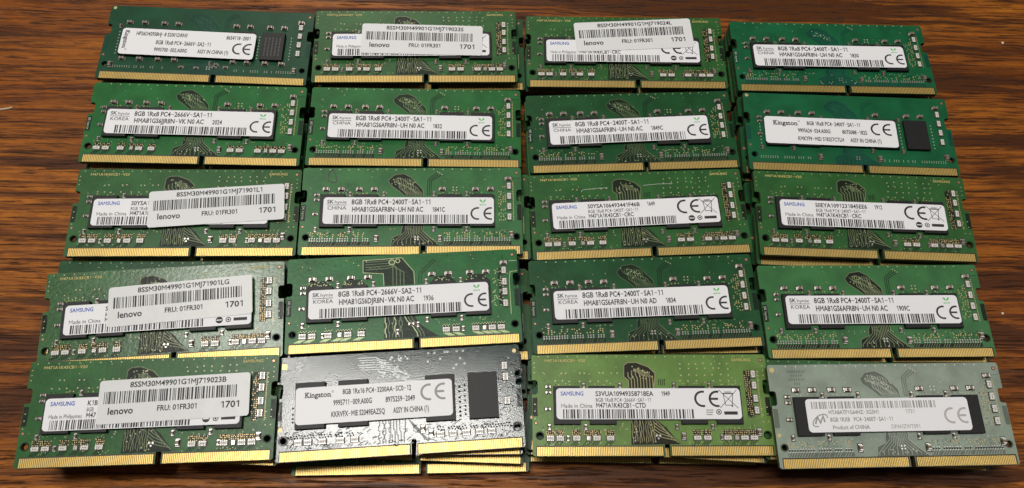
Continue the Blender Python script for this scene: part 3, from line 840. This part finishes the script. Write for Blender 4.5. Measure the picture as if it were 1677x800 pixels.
def label_hazed():  # print greyed to carry the sheen lying over it
    p = Pr(47.8, 9.6)
    p.bar(1.6, 38.5, 0.8, 2.9, 77, 'grey_ink')
    p.t('MTA8ATF1G64HZ-2G3H1', 6.3, 21.2, 4.5, 1.15, 'grey_ink'); p.t('1731', 28.9, 31.8, 4.5, 1.15, 'hazed_ink')
    p.t('8GB 1RX8   PC4-2400T-SA1-11', 6.5, 25.0, 6.6, 1.2, 'grey_ink'); p.t('Product of CHINA', 6.9, 17.7, 8.8, 1.15, 'grey_ink')
    p.t('DPAHZWT091', 24.0, 32.6, 8.8, 1.15, 'hazed_ink'); p.ce(42.5, 5.3, 2.35, 1.65, 'hazed_ink')
    X, Y = p.X, p.Y
    p.mb.ribbon([(X(2.1), Y(7.2)), (X(2.9), Y(5.2)), (X(3.6), Y(6.9)), (X(4.6), Y(5.0)), (X(4.9), Y(6.7))], 0.5, 0, M['grey_ink'])
    el = [(X(3.6)+2.5*math.cos(a)*0.85-1.3*math.sin(a)*0.5, Y(6.2)+2.5*math.cos(a)*0.55+1.3*math.sin(a)*0.85) for a in [R(-30+i*19) for i in range(15)]]
    p.mb.ribbon(el, 0.3, 0.01, M['grey_ink'])
    return p.mesh(), 47.8, 9.6

def overlay(code, seed):
    p = Pr(41.5, 12.4)
    p.t(code, 8.3, 34.9, 2.35, 1.55)
    p.bar(1.5, 38.7, 3.3, 6.8, seed)
    p.t('lenovo', 2.8, 9.8, 9.8, 1.95); p.t('FRU: 01FR301', 16.2, 27.3, 9.5, 1.55); p.t('1701', 33.5, 39.1, 9.75, 1.85)
    return p.mesh()

# ------------------------------------------------------------------ the table
tb = MB()
ZT = -12.5
tb.box(-620, -420, ZT-28, 620, 620, ZT, wood_mat())
table = link('table_surface', tb.mesh('table_surface'))
table['kind'] = 'structure'

for nm, lab, cat, pts, wd in (('lint_fibre', 'pale fibre lying on the wood at the far left edge', 'fibre', [(-187, 128.6), (-184, 129.2), (-181.5, 129.9), (-180.4, 130.4)], 0.55),
                              ('crumb', 'tiny white crumb on the wood right of the second row from the front', 'crumb', [(159.5, 86.0), (160.1, 86.1)], 0.6),
                              ('crumb', 'tiny white crumb on the wood near the back right corner', 'crumb', [(174.6, 196.2), (175.3, 196.4)], 0.7)):
    mb = MB()
    for z_ in (0.05, 0.3): mb.ribbon(pts, wd*(1.3-z_), ZT+z_, M['fibre' if nm == 'lint_fibre' else 'crumb'])
    b_ = len(pts)*2
    for i_ in range(len(pts)-1):
        for q_ in (0, 1):
            mb.f.append([2*i_+q_, 2*i_+2+q_, b_+2*i_+2+q_, b_+2*i_+q_]); mb.mi.append(0)
    o = link(nm, mb.mesh(nm)); o['label'] = lab; o['category'] = cat

# ------------------------------------------------------------------ where every stack stands: x, y, z of the top board's face centre (mm), tilts and turn (degrees)
POSE = {
'11':(-112.09,153.36,0.10,-0.12,0.51,3.86), '12':(-41.91,161.07,-0.54,-0.42,0.34,6.38), '13':(30.89,168.12,-2.45,-0.23,-0.52,5.03), '14':(103.33,172.65,-1.47,-1.85,0.12,4.78),
'21':(-109.10,122.27,0.12,0.19,0.68,4.89), '22':(-37.86,128.61,-0.16,-0.84,0.49,5.32), '23':(33.84,135.44,-1.73,-0.38,-0.29,7.44), '24':(106.70,140.81,0.00,-0.52,-0.40,3.42),
'31':(-104.75,90.31,0.30,0.45,0.58,5.96), '32':(-34.98,97.93,-0.04,1.77,0.26,6.00), '33':(37.09,104.76,-1.43,0.22,-0.64,7.55), '34':(109.15,110.25,0.28,0.31,0.36,3.61),
'41':(-102.88,56.04,1.32,0.91,0.45,9.17), '42':(-33.27,67.02,1.67,0.36,-0.48,8.27), '43':(39.41,73.57,0.39,-0.07,-0.03,7.48), '44':(110.16,77.90,0.09,0.17,-0.00,5.75),
'51':(-98.86,27.39,3.19,0.48,-0.09,7.05), '52':(-30.06,36.12,2.26,0.63,-0.64,8.64), '53':(42.24,42.48,-0.01,-0.27,-0.69,5.15), '54':(111.10,45.22,2.51,0.98,0.70,6.12)}
# modules lower in a stack that stick out: shift along and across the top one (mm) and turn (degrees)
SHIFT = {('41',2):(-0.5,3.8,-3.6), ('34',2):(0.4,-2.3,-1.0), ('52',2):(0.1,0.4,-3.0), ('52',3):(1.1,-0.5,-5.6), ('52',4):(1.9,-4.1,-2.6),
 ('53',2):(-0.6,0.3,-3.4), ('53',3):(-1.0,0.5,-1.5), ('53',4):(-1.0,-0.9,-1.0), ('54',2):(-1.2,1.6,-2.6), ('54',3):(-2.4,1.6,-4.2), ('54',4):(-1.5,1.4,-2.6), ('51',2):(1.0,1.4,-4.3), ('51',3):(0.6,2.4,-2.0), ('51',4):(0.9,2.2,-1.4),
 ('43',2):(0.3,-0.2,-1.7), ('12',2):(2.7,-0.6,0.0), ('12',3):(2.9,0.4,0.4), ('32',2):(2.6,-0.4,0.0), ('32',3):(0.8,0.2,0.6), ('42',2):(0.7,0.9,-0.3), ('42',3):(3.0,-2.5,-1.3),
 ('24',2):(-0.8,0.4,-0.4), ('44',2):(0.2,-0.6,-0.5)}
ROWS = {'1': 'back row', '2': 'second row from back', '3': 'middle row', '4': 'second row from front', '5': 'front row'}
COLS = {'1': 'leftmost stack', '2': 'second stack from left', '3': 'third stack from left', '4': 'rightmost stack'}
S24, S26 = '8GB 1Rx8 PC4-2400T-SA1-11', '8GB 1Rx8 PC4-2666V-SA1-11'
CRC = 'M471A1K43CB1-CRC'
# key: board style, tone, printed label, label centre x, y, turn, overlay sticker or None, description
SPEC = {
'11': ('plain', 'dark', ('short', '11'), 28.8, 14.2, -0.6, None, 'dark green memory module with sideways logo on its short label, one bare chip'),
'12': ('blocky', 'mid', ('blue', '', 'Made in Philippines', '', '', ''), 33.4, 14.5, 0.2, ('8SSM30M49901G1MJ719023S', 37.1, 16.6, -1.6, 0), 'green memory module with big barcode sticker ending 719023S, at the back'),
'13': ('blocky', 'mid', ('blue', '', 'Made in Philippines', '', CRC, ''), 33.7, 14.3, 0.0, ('8SSM30M49901G1MJ719024L', 37.8, 21.1, 3.5, 0), 'green memory module with tilted barcode sticker ending 719024L above its label'),
'14': ('wavy', 'flat', ('country', 'CHINA', S24, 'HMA81GS6AFR8N-UH N0 AC', '1830'), 33.5, 14.5, 0.4, None, 'green memory module with white label printed 1830, back right'),
'21': ('wavy_packs', 'vivid', ('country', 'KOREA', S26, 'HMA81GS6JJR8N-VK N0 AC', '2024'), 33.5, 14.5, 0.0, None, 'bright green memory module with white label printed KOREA and 2024'),
'22': ('wavy', 'vivid', ('country', 'CHINA', S24, 'HMA81GS6AFR8N-UH N0 AC', '1832'), 33.4, 14.2, -0.3, None, 'bright green memory module with white label printed CHINA and 1832'),
'23': ('wavy', 'deep', ('country', 'CHINA', S24, 'HMA81GS6AFR8N-UH N0 AC', '1849C'), 33.9, 14.7, 0.9, None, 'dark green memory module with white label printed CHINA and 1849C'),
'24': ('plain', 'flat', ('short', '24'), 28.0, 14.6, -0.4, None, 'even green memory module with upright logo on short label, one bare black chip'),
'31': ('blocky', 'mid', ('blue', 'S0YSA10', 'Made in China', '8GB 1Rx8', CRC, ''), 33.8, 14.6, 0.6, ('8SSM30M49901G1MJ71901L1', 44.6, 16.6, 4.1, 0), 'green memory module with tilted barcode sticker ending 71901L1'),
'32': ('wavy', 'pale', ('country', 'CHINA', S24, 'HMA81GS6AFR8N-UH N0 AC', '1841C'), 34.0, 14.4, -0.2, None, 'green memory module with a pen loop on its board, label printed 1841C'),
'33': ('blocky', 'mid', ('blue', 'S0YSA106493441F46B', 'Made in China', S24, CRC, '1649'), 33.7, 14.7, 0.6, None, 'green memory module with thin scratches above its white label printed 1649'),
'34': ('blocky', 'mid', ('blue', 'S0EYA1091231845EE6', 'Made in China', S24, CRC, '1912'), 34.0, 14.5, 0.0, None, 'green memory module with white label printed 1912 and blue maker name'),
'41': ('blocky', 'sheen', ('blue', 'S0YSA10', 'Made in China', '8GB 1Rx8', CRC, ''), 33.9, 14.6, 0.2, ('8SSM30M49901G1MJ71901LG', 40.0, 18.6, 2.4, 1), 'green memory module under glare with rumpled barcode sticker ending 71901LG'),
'42': ('tube', 'vivid', ('country', 'KOREA', '8GB 1Rx8 PC4-2666V-SA2-11', 'HMA81GS6DJR8N-VK N0 AC', '1936'), 33.6, 14.6, 0.1, None, 'bright green memory module with label printed KOREA and 1936, above a dark blue board'),
'43': ('wavy', 'deep', ('country', 'KOREA', S24, 'HMA81GS6AFR8N-UH N0 AD', '1834'), 33.7, 14.8, 0.1, None, 'dark green memory module with white label printed KOREA and 1834'),
'44': ('wavy', 'pale', ('country', 'KOREA', S24, 'HMA81GS6AFR8N-UH N0 AC', '1909C'), 33.7, 14.9, -0.1, None, 'pale green memory module with white label printed KOREA and 1909C'),
'51': ('blocky', 'mid', ('blue', 'K1B', 'Made in Philippines', '8GB', 'M47', ''), 33.4, 14.5, 0.4, ('8SSM30M49901G1MJ719023B', 41.7, 17.9, 1.7, 1), 'green memory module with big barcode sticker ending 719023B, at the front left corner'),
'52': ('glossy', 'black', ('short', '52'), 27.7, 15.3, 0.2, None, 'glossy near-black memory module with silvery glare, short label and one bare chip'),
'53': ('blocky', 'lime', ('blue', 'S3VUA10949358718EA', 'Made in China', S26, 'M471A1K43CB1-CTD', '1949'), 33.7, 14.9, -0.1, None, 'light yellow-green memory module with white label printed 1949'),
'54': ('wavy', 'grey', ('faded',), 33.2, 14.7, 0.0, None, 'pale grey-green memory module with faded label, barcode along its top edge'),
}
BIG_HY = [(7.6, 22.35), (12.4, 22.35), (18.1, 22.35), (22.8, 22.3), (44.3, 22.4), (54.9, 22.3), (59.7, 22.4)]
SM_ROW = [(x, 20.75, 90) for x in (15.2, 25.8, 41.7, 52.1)] + [(x, 8.55, 90) for x in (4.9, 15.4, 41.7, 52.0)] + [(4.8, 20.4, 0), (4.8, 18.7, 0), (4.6, 13.8, 0)]
GROUP_TOP = 'memory modules topping the stacks'
GROUP_LOW = 'memory modules lower down in the stacks'

def rot_of(a): return (R(a[0]), R(a[1]), R(a[2]))
def thing(name, pos, ang, label, group):
    o = bpy.data.objects.new(name, None)
    COL.objects.link(o)
    o.empty_display_size = 0.5
    e = Matrix.Rotation(R(ang[2]), 3, 'Z') @ Matrix.Rotation(R(ang[1]), 3, 'Y') @ Matrix.Rotation(R(ang[0]), 3, 'X')
    o.location = (Vector(pos)+e @ Vector((0, 0, -TH)))*S
    o.rotation_euler = rot_of(ang)
    o['label'] = label; o['category'] = 'memory module'; o['group'] = group
    return o

def board_print(style, tone, board, seed):
    mb = MB(); mat = M['gold_print']
    if style == 'blocky':
        text(mb, 'M471A1K43CB1-V20', 3.8, 27.7, 0.85, 12.1, mat, Z4, True); text(mb, 'SAMSUNG', 59.4, 27.9, 0.85, 5.8, mat, Z4, True)
    elif style in ('wavy', 'wavy_packs', 'tube') and tone != 'grey':
        text(mb, 'SK hynix', 0.5, 16.6, 0.72, 4.6, M['white_print'], Z4, False, -90)
    else: return
    o = link('board_print', mb.mesh('board_print', OFF), board)

def underside(root, gap):
    h = max(0.25, gap-0.04)
    for cx in CHIP_X:
        o = put(root, 'memory_chip', CHIP, cx, CHIP_Y, -TH)
        o.scale = (1, 1, -h/CHIP_T)

def make_top(k):
    style, tone, lab, lx, ly, la, ov, desc = SPEC[k]
    P = POSE[k]
    root = thing('memory_module', P[:3], P[3:], desc, GROUP_TOP)
    board = link('circuit_board', make_board(style, tone, int(k), pen=k == '32', scratch=k == '33'), root)
    board_print(style, tone, board, k)
    for s in STRIP: link('contact_strip', s, root)
    bigx = style == 'glossy'
    for i, cx in enumerate((9.6, 21.7, 46.3, 58.5) if bigx else CHIP_X):
        o = put(root, 'memory_chip', CHIP_MARKED if (i == 3 and k == '11') else CHIP, cx, 15.4 if bigx else CHIP_Y)
        if bigx: o.scale = (1.10, 1.19, 1.0)
    big, small, packs, small_packs, dash = [], [], [], [], None
    if style in ('wavy', 'wavy_packs', 'plain'):
        big = [(x, y, 0) for x, y in BIG_HY] + [(65.4, 26.0, 0), (43.7, 5.4, 90), (66.1, 6.7, 90)]
        small = list(SM_ROW)
        packs = [(65.6, y, 90) for y in (23.4, 19.8, 16.2, 12.6)]
        if style != 'wavy_packs': big.append((23.9, 5.5, 90))
        if style == 'wavy': dash = DASHB if tone == 'grey' else DASH
        if k == '11':
            big = [(x, 23.0, 0) for x in (7.5, 12.6, 19.2, 23.9, 43.6, 48.3, 55.1, 59.9)] + [(x, 8.1, 0) for x in (7.5, 13.3, 19.5, 24.9, 44.4, 49.1, 55.1, 60.6)] + [(65.5, 25.4, 0), (4.0, 5.6, 90), (65.1, 5.6, 90)]
            small = [(27.5, 5.5, 0), (32.5, 5.4, 0), (36.8, 7.4, 90), (38.9, 7.0, 0), (38.4, 5.9, 0), (42.2, 6.0, 0), (4.6, 21.5, 90)]
    if style == 'tube':
        big = [(x, 22.95, 0) for x in (7.6, 12.6, 19.1, 24.2, 43.4, 48.4, 54.9, 59.8)] + [(65.3, 25.6, 0)]
        small = list(SM_ROW) + [(37.0, 7.5, 0), (39.0, 7.2, 90), (33.0, 5.2, 90), (52.3, 5.2, 90), (11.0, 5.1, 90)]
        packs = [(65.3, y, 90) for y in (23.1, 19.4, 16.2, 12.5)]
    if style == 'blocky':
        small = [(x, y-0.2, r) for x, y, r in SM_ROW] + [(54.4, 5.3, 90), (10.2, 5.1, 90)]
        big = [(43.4, 5.6, 90), (65.3, 6.7, 90)]
        packs = [(65.3, y, 90) for y in (23.9, 20.5, 16.6, 13.1)]
    if style in ('blocky', 'tube', 'wavy_packs'):
        packs += [(x, 5.1, 0) for x in PACK_B]; small_packs = [(x, 5.1, 0) for x in PACK_B_SMALL]
    if style == 'glossy':
        big = [(41.1, 6.9, 90), (43.4, 5.5, 90)]
        packs = [(65.1, 23.8, 90), (65.2, 20.5, 90), (65.3, 13.5, 90)] + [(x, 5.1, 0) for x in (6.3, 9.0, 13.0, 18.0, 22.0, 46.0, 49.5, 53.2, 57.0, 60.4)]
    for x, y, r in big: put(root, 'capacitor', CAP_BIG, x, y, 0, r)
    for x, y, r in small: put(root, 'capacitor', CAP_SMALL, x, y, 0, r)
    for x, y, r in packs: put(root, 'resistor_pack', PACK, x, y, 0, r)
    for x, y, r in small_packs: put(root, 'resistor_pack', PACK_S, x, y, 0, r)
    if dash:
        for d in dash: link('resistor_row', d, root, (0, 4.95-H/2, TH))
    # sticker and its print
    seed = int(k)*7
    if lab[0] == 'country': pm, w_, h_ = label_country(*lab[1:], seed)
    elif lab[0] == 'blue': pm, w_, h_ = label_blue(*lab[1:], seed, 1 if k == '53' else 0)
    elif lab[0] == 'short': pm, w_, h_ = label_short(lab[1])
    else: pm, w_, h_ = label_hazed()
    st = put(root, 'label_sticker', sticker_mesh('label_sticker', w_, h_, 1.1, 0.09, M['white_sticker']), lx, ly, CHIP_T+0.005, la)
    link('label_print', pm, st, (0, 0, 0.105))
    if ov:
        code, ox, oy, oa, rum = ov
        s2 = put(root, 'barcode_sticker', sticker_mesh('barcode_sticker', 41.5, 12.4, 0.9, 0.08, M['rumpled_sticker' if rum else 'overlay_sticker']), ox, oy, CHIP_T+0.15, oa)
        link('label_print', overlay(code, seed+3), s2, (0, 0, 0.095))
    return root

LOWB = {t: make_board('bare', t, 900+i) for i, t in enumerate(('deep', 'mid', 'vivid', 'blue', 'black', 'dark'))}
def low_proto(tone):
    root = bpy.data.objects.new('memory_module', None)
    root.empty_display_size = 0.5
    parts = [('circuit_board', LOWB[tone], (0, 0, 0))] + [('contact_strip', s, (0, 0, 0)) for s in STRIP] + [('memory_chip', CHIP, (x-W/2, CHIP_Y-H/2, TH)) for x in CHIP_X]
    return root, parts
WORDS = {2: 'second down', 3: 'third down', 4: 'lowest on the wood'}
TONEW = {'deep': 'dark green', 'mid': 'green', 'vivid': 'green', 'blue': 'dark blue', 'black': 'near-black', 'dark': 'dark green'}
rnd = random.Random(11)
for k in SPEC:
    P = POSE[k]
    make_gap = (P[2]-ZT+1.1)/4
    top = make_top(k)
    underside(top, make_gap-TH-CHIP_T)
    for lev in (2, 3, 4):
        dx, dy, da = SHIFT.get((k, lev), (rnd.uniform(-0.5, 0.5), rnd.uniform(-0.4, 0.4), rnd.uniform(-0.7, 0.7)))
        t = R(P[5])
        x = P[0]+dx*math.cos(t)-dy*math.sin(t); y = P[1]+dx*math.sin(t)+dy*math.cos(t)
        z = P[2]-make_gap*(lev-1)
        f = (4-lev)/3
        tone = 'blue' if (k, lev) == ('42', 2) else 'black' if k == '52' and lev == 2 else rnd.choice(('deep', 'mid', 'mid', 'dark'))
        root = thing('memory_module', (x, y, z), (P[3]*f, P[4]*f, P[5]+da),
                     '%s module %s, %s, %s' % (TONEW[tone], WORDS[lev], COLS[k[1]], ROWS[k[0]]), GROUP_LOW)
        for nm, me, loc in low_proto(tone)[1]: link(nm, me, root, loc)
        underside(root, (make_gap if lev < 4 else make_gap)-TH-CHIP_T)
bpy.context.view_layer.update()
